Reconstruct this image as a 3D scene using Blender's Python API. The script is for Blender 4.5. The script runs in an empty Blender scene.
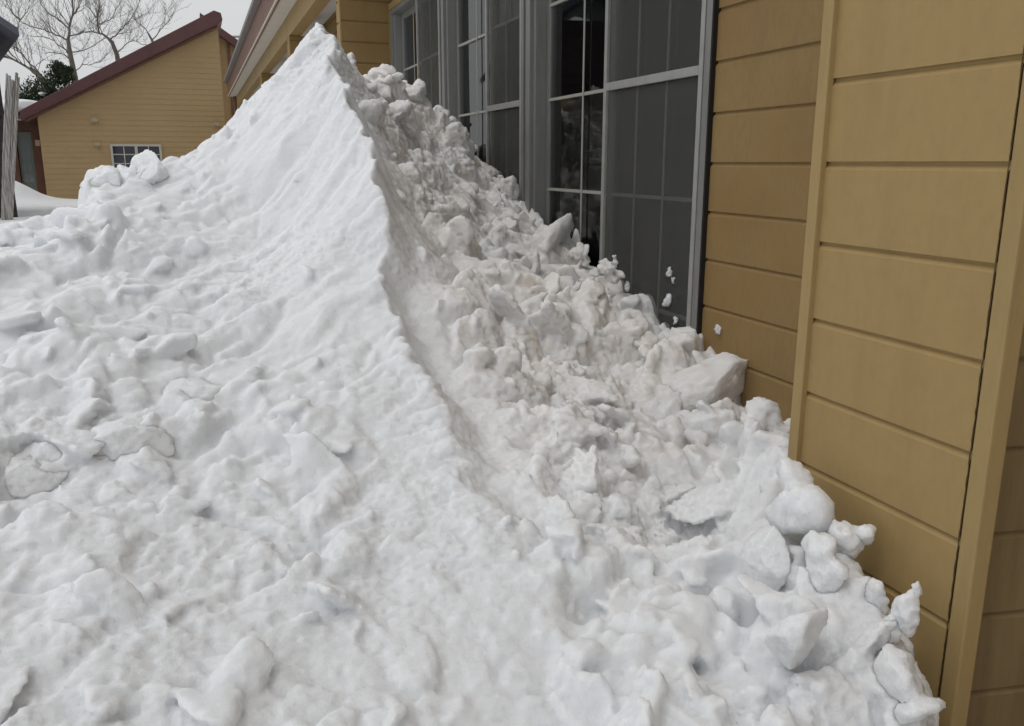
import bpy, bmesh, math, random
import numpy as np
from mathutils import Vector, Matrix
random.seed(7); rng = np.random.default_rng(11)
S = bpy.context.scene
COL = S.collection

# ------------------------------------------------------------------ survey camera (for turning photo points into places)
F_PX = 840.0; YAW = math.radians(20.2); PIT = math.radians(13.4); EYE = np.array([0, 0, 1.6])
_fh = np.array([math.sin(YAW), math.cos(YAW), 0]); _R = np.array([math.cos(YAW), -math.sin(YAW), 0]); _Z = np.array([0, 0, 1.0])
_F = _fh * math.cos(PIT) - _Z * math.sin(PIT); _U = _fh * math.sin(PIT) + _Z * math.cos(PIT)
def ray(px, py): return _F + _R * (px - 512) / F_PX - _U * (py - 363) / F_PX
def onx(px, py, x): d = ray(px, py); return EYE + d * (x / d[0])
def ony(px, py, y): d = ray(px, py); return EYE + d * (y / d[1])

# ------------------------------------------------------------------ numpy noise
def _hash(ix, iy, iz, seed):
    h = (ix.astype(np.int64) * 73856093) ^ (iy.astype(np.int64) * 19349663) ^ (iz.astype(np.int64) * 83492791) ^ (seed * 2654435761 & 0x7fffffff)
    h = (h ^ (h >> 13)) * 1274126177 & 0x7fffffff
    h = (h ^ (h >> 16)) * 1103515245 & 0x7fffffff
    h = h ^ (h >> 11)
    return (h & 0xffff) / 32767.5 - 1.0
def vnoise(p, scale=1.0, seed=0):
    p = np.asarray(p, float) * scale + seed * 17.31
    i = np.floor(p).astype(np.int64); f = p - i; u = f * f * f * (f * (f * 6 - 15) + 10)
    x, y, z = i[:, 0], i[:, 1], i[:, 2]; ux, uy, uz = u[:, 0], u[:, 1], u[:, 2]
    r = 0
    for dx in (0, 1):
        for dy in (0, 1):
            for dz in (0, 1):
                w = (ux if dx else 1 - ux) * (uy if dy else 1 - uy) * (uz if dz else 1 - uz)
                r = r + w * _hash(x + dx, y + dy, z + dz, seed)
    return r
def fbm(p, scale, octs=4, seed=0, gain=.5):
    r = 0; a = 1; s = scale
    for k in range(octs):
        r = r + a * vnoise(p, s, seed + k); a *= gain; s *= 2.03
    return r
def facets(p2, scale, seed, warp=.35):
    """broken-block relief: every Voronoi cell gets its own height and tilt, with a crease between cells"""
    p3 = np.concatenate([p2, 0 * p2[:, :1]], 1)
    q = p2 * scale + warp * np.stack([fbm(p3, scale * .8, 3, seed + 1), fbm(p3, scale * .8, 3, seed + 2)], 1)
    i = np.floor(q).astype(np.int64); n = len(q)
    F1 = np.full(n, 9.); F2 = np.full(n, 9.); H = np.zeros(n); z0 = np.zeros(n, np.int64)
    for dx in (-1, 0, 1):
        for dy in (-1, 0, 1):
            a, b = i[:, 0] + dx, i[:, 1] + dy
            cx = a + .5 + .46 * _hash(a, b, z0 + 1, seed); cy = b + .5 + .46 * _hash(a, b, z0 + 2, seed)
            ex, ey = q[:, 0] - cx, q[:, 1] - cy; d = np.hypot(ex, ey)
            h = .55 * _hash(a, b, z0 + 3, seed) + .75 * (_hash(a, b, z0 + 4, seed) * ex + _hash(a, b, z0 + 5, seed) * ey)
            nearer = d < F1
            F2 = np.where(nearer, F1, np.minimum(F2, d)); H = np.where(nearer, h, H); F1 = np.where(nearer, d, F1)
    e = F2 - F1
    return H * smooth(0, .22, e) - .45 * (1 - smooth(0, .20, e)) + .25 * (1 - F1)
def smooth(a, b, x):
    t = np.clip((x - a) / (b - a), 0, 1); return t * t * (3 - 2 * t)

# ------------------------------------------------------------------ objects
def tag(o, label=None, cat=None, group=None, kind=None):
    if label: o['label'] = label
    if cat: o['category'] = cat
    if group: o['group'] = group
    if kind: o['kind'] = kind
    return o
def empty(name, loc, label, cat, group=None):
    o = bpy.data.objects.new(name, None); COL.objects.link(o); o.location = loc; o.empty_display_size = .2
    return tag(o, label, cat, group)
def link(name, me, mat, parent=None, loc=None):
    o = bpy.data.objects.new(name, me); COL.objects.link(o)
    if mat and not me.materials: me.materials.append(mat)
    if loc is not None: o.location = loc
    if parent:
        o.parent = parent
        # geometry is written in world coordinates: cancel the parents' offset
        p = parent; off = Vector((0, 0, 0))
        while p: off += p.location; p = p.parent
        o.location = -off if loc is None else Vector(loc) - off
    return o
class MB:
    def __init__(s): s.v = []; s.f = []
    def add(s, vs, fs):
        n = len(s.v); s.v += [tuple(map(float, v)) for v in vs]; s.f += [tuple(i + n for i in f) for f in fs]
    def box(s, x0, x1, y0, y1, z0, z1):
        s.add([(x0,y0,z0),(x1,y0,z0),(x1,y1,z0),(x0,y1,z0),(x0,y0,z1),(x1,y0,z1),(x1,y1,z1),(x0,y1,z1)],
              [(0,3,2,1),(4,5,6,7),(0,1,5,4),(1,2,6,5),(2,3,7,6),(3,0,4,7)])
    def prism(s, poly, axis, a0, a1):
        """poly: 2D points in the plane of the two other axes, extruded along axis"""
        n = len(poly)
        def P(q, a):
            return {'y': (q[0], a, q[1]), 'x': (a, q[0], q[1]), 'z': (q[0], q[1], a)}[axis]
        s.add([P(q, a0) for q in poly] + [P(q, a1) for q in poly],
              [tuple(range(n)), tuple(range(2 * n - 1, n - 1, -1))] + [(i, i + n, (i + 1) % n + n, (i + 1) % n) for i in range(n)])
    def tube(s, pts, rad, seg=6):
        pts = [Vector(p) for p in pts]; n = len(pts); base = len(s.v)
        if not hasattr(rad, '__len__'): rad = [rad] * n
        for i, p in enumerate(pts):
            t = (pts[min(i + 1, n - 1)] - pts[max(i - 1, 0)]).normalized()
            a = t.cross(Vector((0.31, 0.2, 0.93)));
            if a.length < .05: a = t.cross(Vector((1, 0, 0)))
            a.normalize(); b = t.cross(a)
            for k in range(seg):
                an = 2 * math.pi * k / seg; s.v.append(tuple(p + (a * math.cos(an) + b * math.sin(an)) * rad[i]))
        for i in range(n - 1):
            for k in range(seg):
                k2 = (k + 1) % seg
                s.f.append((base + i*seg + k, base + i*seg + k2, base + (i+1)*seg + k2, base + (i+1)*seg + k))
        s.f.append(tuple(base + k for k in range(seg))[::-1]); s.f.append(tuple(base + (n-1)*seg + k for k in range(seg)))
    def lathe(s, c, prof, seg=16):
        base = len(s.v); n = len(prof)
        for r, z in prof:
            for k in range(seg):
                an = 2 * math.pi * k / seg; s.v.append((c[0] + r * math.cos(an), c[1] + r * math.sin(an), c[2] + z))
        for i in range(n - 1):
            for k in range(seg):
                k2 = (k + 1) % seg; s.f.append((base+i*seg+k, base+i*seg+k2, base+(i+1)*seg+k2, base+(i+1)*seg+k))
    def build(s, name, mat, parent=None, bevel=0, smooth_=False):
        me = bpy.data.meshes.new(name); me.from_pydata(s.v, [], s.f); me.update()
        bm = bmesh.new(); bm.from_mesh(me); bmesh.ops.recalc_face_normals(bm, faces=bm.faces)
        if bevel: bmesh.ops.bevel(bm, geom=list(bm.edges), offset=bevel, segments=2, affect='EDGES', profile=.6)
        bm.to_mesh(me); bm.free()
        if smooth_: me.polygons.foreach_set('use_smooth', [True] * len(me.polygons))
        return link(name, me, mat, parent)
def np_mesh(name, V, Fc, mat, parent=None, smooth_=True, loc=None):
    me = bpy.data.meshes.new(name); V = np.asarray(V, np.float32); Fc = np.asarray(Fc, np.int32)
    me.vertices.add(len(V)); me.vertices.foreach_set('co', V.ravel())
    k = Fc.shape[1]; me.loops.add(Fc.size); me.loops.foreach_set('vertex_index', Fc.ravel())
    me.polygons.add(len(Fc)); me.polygons.foreach_set('loop_start', np.arange(0, Fc.size, k, dtype=np.int32))
    if smooth_: me.polygons.foreach_set('use_smooth', np.ones(len(Fc), bool))
    me.update(calc_edges=True); me.validate()
    return link(name, me, mat, parent, loc)

# ------------------------------------------------------------------ materials
def mat(name, color, rough=.6, spec=.3, noise=None, bump=None, extra=None, metal=0):
    """noise: list of (scale, stretch, colour, lo, hi, amount); bump: (scale, stretch, strength, distance)"""
    m = bpy.data.materials.new(name); m.use_nodes = True; N = m.node_tree.nodes; L = m.node_tree.links
    b = N['Principled BSDF']; b.inputs['Roughness'].default_value = rough; b.inputs['Specular IOR Level'].default_value = spec
    b.inputs['Metallic'].default_value = metal
    tc = N.new('ShaderNodeNewGeometry'); cur = None
    rgb = N.new('ShaderNodeRGB'); rgb.outputs[0].default_value = (*color, 1); cur = rgb.outputs[0]
    for (sc, st, c2, lo, hi, am) in (noise or []):
        mp = N.new('ShaderNodeMapping'); mp.inputs['Scale'].default_value = st; L.new(tc.outputs['Position'], mp.inputs[0])
        nz = N.new('ShaderNodeTexNoise'); nz.inputs['Scale'].default_value = sc; nz.inputs['Detail'].default_value = 6; nz.inputs['Roughness'].default_value = .62
        L.new(mp.outputs[0], nz.inputs['Vector'])
        mr = N.new('ShaderNodeMapRange'); mr.inputs[1].default_value = lo; mr.inputs[2].default_value = hi; mr.inputs[4].default_value = am
        L.new(nz.outputs[0], mr.inputs[0])
        mx = N.new('ShaderNodeMixRGB'); L.new(mr.outputs[0], mx.inputs[0]); L.new(cur, mx.inputs[1]); mx.inputs[2].default_value = (*c2, 1); cur = mx.outputs[0]
    L.new(cur, b.inputs['Base Color'])
    nrm = None
    for (sc, st, stg, dist) in (bump or []):
        mp = N.new('ShaderNodeMapping'); mp.inputs['Scale'].default_value = st; L.new(tc.outputs['Position'], mp.inputs[0])
        nz = N.new('ShaderNodeTexNoise'); nz.inputs['Scale'].default_value = sc; nz.inputs['Detail'].default_value = 5
        L.new(mp.outputs[0], nz.inputs['Vector'])
        bp = N.new('ShaderNodeBump'); bp.inputs['Strength'].default_value = stg; bp.inputs['Distance'].default_value = dist
        L.new(nz.outputs[0], bp.inputs['Height'])
        if nrm: L.new(nrm, bp.inputs['Normal'])
        nrm = bp.outputs[0]
    if nrm: L.new(nrm, b.inputs['Normal'])
    return m
ONE = (1, 1, 1)
PAINT = (.35, .243, .103)
M = {}
M['siding'] = mat('mustard_siding_paint', PAINT, .62, .25,
    noise=[(1.1, (1, 1, .8), (.305, .198, .076), .45, .75, .75), (9, (1, 1, .22), (.265, .18, .076), .5, .8, .5), (45, (1, 1, .5), (.295, .203, .085), .45, .75, .5),
           (6, (1, 1, 2.5), (.37, .265, .122), .58, .8, .6)],
    bump=[(180, (1, 1, .6), .25, .002), (14, (1, 1, 1), .2, .006)])
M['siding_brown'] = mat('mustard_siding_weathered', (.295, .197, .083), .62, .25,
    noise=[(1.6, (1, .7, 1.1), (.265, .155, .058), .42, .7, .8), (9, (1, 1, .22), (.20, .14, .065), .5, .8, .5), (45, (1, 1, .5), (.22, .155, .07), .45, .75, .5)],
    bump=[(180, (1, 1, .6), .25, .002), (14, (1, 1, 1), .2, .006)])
M['trim'] = mat('mustard_trim_paint', (.355, .25, .108), .6, .3,
    noise=[(3, (1, 1, .3), (.29, .195, .08), .45, .75, .7), (40, (1, 1, .2), (.25, .185, .09), .5, .8, .5)], bump=[(90, (1, 1, .15), .3, .003)])
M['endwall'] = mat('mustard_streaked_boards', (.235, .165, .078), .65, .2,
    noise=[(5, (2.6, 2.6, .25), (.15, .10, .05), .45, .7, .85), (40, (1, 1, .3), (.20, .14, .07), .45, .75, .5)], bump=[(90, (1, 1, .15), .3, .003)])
M['caulk'] = mat('dark_joint', (.10, .066, .03), .8, .1)
M['soffit'] = mat('pale_soffit_paint', (.66, .62, .55), .6, .2, noise=[(3, ONE, (.5, .45, .38), .5, .8, .5)])
M['fascia'] = mat('red_brown_fascia', (.20, .105, .075), .55, .3, noise=[(4, (1, .4, 1), (.155, .08, .058), .45, .7, .7)])
M['roofmetal'] = mat('grey_roof_metal', (.22, .21, .2), .5, .4)
M['alu'] = mat('grey_aluminium_frame', (.27, .27, .26), .42, .45, noise=[(8, (1, 1, .2), (.19, .19, .185), .45, .75, .8), (60, ONE, (.33, .33, .32), .55, .8, .5)], metal=.35)
M['alu_light'] = mat('pale_aluminium_bar', (.38, .38, .365), .45, .45, noise=[(14, ONE, (.29, .29, .275), .4, .7, .7)], metal=.2)
M['gasket'] = mat('black_gasket', (.025, .022, .02), .7, .2)
M['muntin'] = mat('white_muntin_bar', (.40, .39, .355), .5, .3)
M['muntin_dim'] = mat('grey_muntin_bar', (.30, .30, .28), .5, .3)
M['room'] = mat('dim_room_lining', (.40, .385, .35), .9, .1)
M['roomfloor'] = mat('dim_room_floor', (.10, .075, .05), .6, .3)
M['curtain'] = mat('sheer_curtain_cloth', (.6, .58, .53), .9, .05, noise=[(30, (1, 1, .05), (.3, .29, .27), .4, .7, .6)])
M['lamp'] = mat('white_paper_shade', (.8, .8, .77), .8, .1)
M['darkwood'] = mat('dark_brown_boards', (.055, .042, .045), .75, .2, noise=[(7, (.3, .3, 3), (.10, .085, .08), .5, .75, .7)])
M['greywood'] = mat('weathered_grey_slats', (.42, .41, .39), .85, .1, noise=[(9, (4, 4, .25), (.16, .145, .13), .42, .62, .9)])
M['redroof'] = mat('red_brown_roof_edge', (.125, .058, .056), .5, .3, noise=[(2.5, ONE, (.09, .043, .045), .4, .7, .8)])
M['redwall'] = mat('dark_red_brown_wall', (.13, .065, .045), .7, .2, noise=[(4, (2, 2, .4), (.08, .045, .035), .4, .7, .8)])
M['housepaint'] = mat('ochre_siding_paint', (.425, .305, .16), .62, .2, noise=[(.6, ONE, (.385, .275, .14), .4, .7, .8), (5, (1, 1, 3), (.37, .27, .145), .45, .75, .6)])
M['white'] = mat('white_frame_paint', (.50, .48, .42), .5, .3, noise=[(9, ONE, (.4, .38, .32), .5, .8, .5)])
M['ventplastic'] = mat('pale_vent_plastic', (.40, .33, .22), .5, .3)
M['doorpaint'] = mat('grey_green_door_paint', (.14, .16, .14), .55, .3)
M['bark'] = mat('grey_brown_bark', (.20, .18, .16), .9, .1, noise=[(12, (1, 1, .25), (.14, .125, .11), .42, .65, .9)], bump=[(30, (1, 1, .3), .6, .02)])
M['needles'] = mat('dark_evergreen_leaves', (.035, .055, .03), .7, .2, noise=[(2.2, ONE, (.07, .09, .05), .5, .7, .8)])
M['pipe'] = mat('galvanised_pipe', (.45, .46, .46), .4, .5, metal=.5)

def glass_mat(name, tint, refl_rough, ior=1.5, facing_boost=0.0):
    m = bpy.data.materials.new(name); m.use_nodes = True; N = m.node_tree.nodes; L = m.node_tree.links
    N.remove(N['Principled BSDF']); out = N['Material Output']
    tr = N.new('ShaderNodeBsdfTransparent'); tr.inputs[0].default_value = (*tint, 1)
    gl = N.new('ShaderNodeBsdfGlossy'); gl.inputs['Roughness'].default_value = refl_rough; gl.inputs[0].default_value = (.9, .92, .92, 1)
    fr = N.new('ShaderNodeFresnel'); fr.inputs[0].default_value = ior
    nz = N.new('ShaderNodeTexNoise'); nz.inputs['Scale'].default_value = 1.6; nz.inputs['Detail'].default_value = 1
    g = N.new('ShaderNodeNewGeometry'); L.new(g.outputs['Position'], nz.inputs['Vector'])
    bp = N.new('ShaderNodeBump'); bp.inputs['Strength'].default_value = .12; bp.inputs['Distance'].default_value = .02
    L.new(nz.outputs[0], bp.inputs['Height']); L.new(bp.outputs[0], gl.inputs['Normal'])
    mx = N.new('ShaderNodeMixShader'); L.new(fr.outputs[0], mx.inputs[0]); L.new(tr.outputs[0], mx.inputs[1]); L.new(gl.outputs[0], mx.inputs[2])
    L.new(mx.outputs[0], out.inputs[0]); return m
M['glass'] = glass_mat('window_glass', (.86, .87, .85), .02)
def screen_mat():
    m = bpy.data.materials.new('grey_insect_mesh'); m.use_nodes = True; N = m.node_tree.nodes; L = m.node_tree.links
    b = N['Principled BSDF']; out = N['Material Output']; b.inputs['Base Color'].default_value = (.105, .105, .095, 1); b.inputs['Roughness'].default_value = .8
    tr = N.new('ShaderNodeBsdfTransparent'); mx = N.new('ShaderNodeMixShader')
    g = N.new('ShaderNodeNewGeometry'); w = N.new('ShaderNodeTexNoise'); w.inputs['Scale'].default_value = 160; w.inputs['Detail'].default_value = 2
    L.new(g.outputs['Position'], w.inputs['Vector'])
    mr = N.new('ShaderNodeMapRange'); mr.inputs[1].default_value = .3; mr.inputs[2].default_value = .7; mr.inputs[3].default_value = .26; mr.inputs[4].default_value = .46
    L.new(w.outputs[0], mr.inputs[0]); L.new(mr.outputs[0], mx.inputs[0])
    L.new(tr.outputs[0], mx.inputs[1]); L.new(b.outputs[0], mx.inputs[2]); L.new(mx.outputs[0], out.inputs[0]); return m
M['screen'] = screen_mat()

def snow_mat(name, dirty=False):
    m = bpy.data.materials.new(name); m.use_nodes = True; N = m.node_tree.nodes; L = m.node_tree.links
    b = N['Principled BSDF']; b.inputs['Roughness'].default_value = .75; b.inputs['Specular IOR Level'].default_value = .25
    b.inputs['Subsurface Weight'].default_value = 1.0; b.inputs['Subsurface Scale'].default_value = .028; b.inputs['Subsurface Radius'].default_value = (1, 1, 1)
    g = N.new('ShaderNodeNewGeometry')
    def noise(sc, det=5, rough=.6):
        n = N.new('ShaderNodeTexNoise'); n.inputs['Scale'].default_value = sc; n.inputs['Detail'].default_value = det; n.inputs['Roughness'].default_value = rough
        L.new(g.outputs['Position'], n.inputs['Vector']); return n.outputs[0]
    def rng_(src, lo, hi, a=0, c=1):
        r = N.new('ShaderNodeMapRange'); r.inputs[1].default_value = lo; r.inputs[2].default_value = hi; r.inputs[3].default_value = a; r.inputs[4].default_value = c
        L.new(src, r.inputs[0]); return r.outputs[0]
    def mul(a, c):
        k = N.new('ShaderNodeMath'); k.operation = 'MULTIPLY'; L.new(a, k.inputs[0]); L.new(c, k.inputs[1]); return k.outputs[0]
    def mixc(fac, a, c):
        k = N.new('ShaderNodeMixRGB'); L.new(fac, k.inputs[0])
        if isinstance(a, tuple): k.inputs[1].default_value = (*a, 1)
        else: L.new(a, k.inputs[1])
        k.inputs[2].default_value = (*c, 1); return k.outputs[0]
    col = mixc(rng_(noise(3.5), .4, .65), (.765, .78, .80), (.74, .755, .775))
    if dirty:
        # grit and roof dirt that came down with the slide, on the house side of the crest
        sx = N.new('ShaderNodeSeparateXYZ'); L.new(g.outputs['Position'], sx.inputs[0])
        side = rng_(sx.outputs['X'], .66, .95); near = rng_(sx.outputs['Y'], 1.5, 3.2, .15, 1)
        col = mixc(mul(mul(side, near), rng_(noise(2.6, 6, .65), .3, .62, .25, .9)), col, (.785, .755, .725))
        col = mixc(mul(mul(side, near), rng_(noise(6.5, 6, .7), .54, .70, 0, .65)), col, (.70, .605, .515))
    L.new(col, b.inputs['Base Color'])
    n1 = None
    for sc, st, di in ((34, .4, .010), (110, .4, .005), (320, .35, .002)):
        bp = N.new('ShaderNodeBump'); bp.inputs['Strength'].default_value = st; bp.inputs['Distance'].default_value = di
        L.new(noise(sc, 4, .65), bp.inputs['Height'])
        if n1: L.new(n1, bp.inputs['Normal'])
        n1 = bp.outputs[0]
    L.new(n1, b.inputs['Normal'])
    return m
M['snow'] = snow_mat('clean_snow'); M['snow_dirty'] = snow_mat('slid_roof_snow', True)

# ------------------------------------------------------------------ siding
EXPO = .1935; SEAM = 1.603
def siding(mb, A, B, nrm, z0, z1, expo=EXPO, seam=SEAM, groove=.010, gh=.0065, bev=.013):
    """lap boards between plan points A and B facing nrm, profile extruded along the wall"""
    A = Vector((*A, 0)); B = Vector((*B, 0)); n = Vector((*nrm, 0)).normalized()
    prof = [(-.03, z1)]
    k = math.floor((z1 - seam) / expo); first = True
    zs = [seam + i * expo for i in range(math.ceil((z0 - seam) / expo), k + 1)][::-1]
    prof.append((0, z1))
    for z in zs:
        if z - gh - bev < z0 or z > z1 - .002: continue
        prof += [(0, z), (-groove, z + .002), (-groove, z - gh), (0.0, z - gh - bev)]
    prof += [(0, z0), (-.03, z0)]
    n0 = len(prof)
    pts = [A + n * d + Vector((0, 0, z)) for d, z in prof] + [B + n * d + Vector((0, 0, z)) for d, z in prof]
    mb.add(pts, [(i, i + 1, i + 1 + n0, i + n0) for i in range(n0 - 1)] + [(n0 - 1, 0, n0, 2 * n0 - 1)])

# ================================================================== GROUND
def ground_h(x, y):
    p = np.stack([x, y, 0 * x], 1)
    h = .42 + .10 * fbm(p, .25, 3, 5) + .025 * fbm(p, 1.7, 3, 9)
    h = h - .02 * smooth(12, 24, y)
    h = h + .62 * np.exp(-(((x + 5.62) / .75) ** 2 + ((y - 31.2) / 1.2) ** 2))
    h = h - .75 * smooth(1.25, 1.5, x) * smooth(2.0, 1.6, y)
    return h
def make_ground():
    def axis(lo, hi, c0, c1, fine):
        a = list(np.arange(c0, c1, fine)); s = fine
        while a[-1] < hi: s *= 1.35; a.append(a[-1] + s)
        s = fine; b = [a[0]]
        while b[-1] > lo: s *= 1.35; b.append(b[-1] - s)
        return np.array(b[:0:-1] + a)
    xs = axis(-900, 900, -9, 9, .2); ys = axis(-900, 1500, -4, 40, .2)
    X, Y = np.meshgrid(xs, ys); x, y = X.ravel(), Y.ravel()
    z = ground_h(x, y)
    far = smooth(60, 200, np.hypot(x, y)); z = z * (1 - far) + .45 * far
    idx = np.arange(len(x)).reshape(X.shape)
    Fc = np.stack([idx[:-1, :-1], idx[:-1, 1:], idx[1:, 1:], idx[1:, :-1]], -1).reshape(-1, 4)
    tag(np_mesh('snowy_ground', np.stack([x, y, z], 1), Fc, M['snow']), kind='structure')
make_ground()

# ================================================================== MAIN BUILDING
WX, PX_ = 1.96, 1.45                                     # plane of the recessed wall, plane of the pier fronts
B0 = empty('yellow_building', (2.2, 8, 0), 'long mustard sided building on the right with projecting piers, sliding windows and deep eaves', 'building')
YN, YE = -3.0, 30.0
# recessed wall, with the window opening
WIN_Y0, WIN_Y1, WIN_Z0, WIN_Z1 = 3.0, 8.74, .35, 3.06
piers = [(1.21, 1.775), (8.76, 9.06), (13.3, 13.75), (18.9, 19.4)]
mb = MB()
siding(mb, (WX, YN), (WX, WIN_Y0), (-1, 0), -.2, 3.6)
siding(mb, (WX, WIN_Y1), (WX, YE), (-1, 0), -.2, 3.6)
siding(mb, (WX, WIN_Y0), (WX, WIN_Y1), (-1, 0), WIN_Z1, 3.6)
siding(mb, (WX, WIN_Y0), (WX, WIN_Y1), (-1, 0), -.2, WIN_Z0)
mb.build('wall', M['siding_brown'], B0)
mb = MB(); siding(mb, (WX + .01, YE), (WX + 7, YE), (0, 1), -.2, 3.7)
mb.build('gable_wall', M['siding'], B0)
# piers: front boards, near side boards, far side boards, corner boards
for i, (a, b) in enumerate(piers):
    m0 = M['siding'] if i == 0 else M['siding']
    mb = MB()
    if i == 0:
        siding(mb, (PX_, a), (PX_, b - .04), (-1, 0), -.2, 3.4)
    else:
        siding(mb, (PX_, a + .06), (PX_, b - .03), (-1, 0), -.2, 3.4)
    front = mb.build('pier', m0, B0)
    mb = MB()
    nx = (-.17, -1) if i == 0 else (-.06, -1)
    dy = .51 * nx[0] / nx[1] * -1
    if i == 0: siding(mb, (PX_ + .035, a + .012), (PX_ + .62, a + .012 + .62 * -.17), (-.17, -1), -.2, 3.4, gh=.007, bev=.012)
    else: siding(mb, (PX_ + .002, a - .004), (WX, a - .004), (0, -1), -.2, 3.4)
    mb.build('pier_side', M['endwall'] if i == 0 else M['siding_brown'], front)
    mb = MB(); mb.box(PX_ + .003, WX, b - .036, b - .024, -.2, 3.4); mb.build('pier_back', M['siding_brown'], front)
    if i == 0:
        mb = MB(); mb.prism([(PX_ - .003, a - .044), (PX_ + .036, a - .044 - .006), (PX_ + .036, a - .004), (PX_ - .003, a - .004)], 'z', -.2, 3.4)
        mb.build('corner_board', M['trim'], front, bevel=.004)
        mb = MB(); rj = random.Random(5)
        mb.tube([(PX_ - .0008, a + .0005 + rj.uniform(-.0009, .0009), -.2 + q * .012) for q in range(301)], [rj.uniform(.0008, .0019) for q in range(301)], 5); mb.build('joint_strip', M['caulk'], front)
        mb = MB(); mb.box(PX_ - .016, PX_ + .004, b - .058, b - .022, -.2, 3.4); mb.build('corner_board', M['trim'], front, bevel=.003)
    else:
        mb = MB(); mb.box(PX_ - .014, PX_ + .004, a - .006, a + .058, -.2, 3.4); mb.build('corner_board', M['trim'], front, bevel=.003)
# frieze beam, soffit, fascia, roof
ZS = 3.70
mb = MB(); mb.box(PX_ - .002, PX_ + .16, YN, YE, 3.405, ZS - .004); mb.build('frieze_beam', M['trim'], B0)
mb = MB(); mb.box(1.19, WX + .3, YN, YE, ZS, ZS + .02); mb.build('soffit', M['soffit'], B0)
mb = MB(); mb.prism([(1.212, ZS - .012), (1.235, ZS - .012), (1.215, ZS + .40), (1.19, ZS + .40)], 'y', YN, YE + .05); mb.build('fascia', M['fascia'], B0)
mb = MB(); mb.prism([(1.09, ZS + .47), (1.09, ZS + .40), (1.20, ZS + .405), (6.2, ZS + 2.6), (6.2, ZS + 2.68)], 'y', YN, YE + .12); roof = mb.build('roof', M['roofmetal'], B0)
mb = MB(); mb.prism([(1.2, ZS + .02), (6.2, ZS + .02), (6.2, ZS + 2.58), (1.24, ZS + .40)], 'y', YE - .02, YE); mb.build('gable_infill', M['siding'], B0)
# downpipe at the far corner
mb = MB(); mb.tube([(1.40, YE - .2, ZS - .004), (1.40, YE - .2, .2)], .045, 8); mb.build('downpipe', M['fascia'], B0)
# dim room behind the windows
mb = MB()
X0, X1 = WX + .14, WX + 3.6
mb.box(X1, X1 + .05, 1.9, 9.6, .3, 3.3); mb.box(X0, X1, 1.85, 1.9, .3, 3.3); mb.box(X0, X1, 9.6, 9.65, .3, 3.3); mb.box(X0, X1, 1.9, 9.6, 3.3, 3.35)
mb.build('room_lining', M['room'], B0)
mb = MB(); mb.box(X0, X1, 1.9, 9.6, .25, .3); mb.build('room_floor', M['roomfloor'], B0)

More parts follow.
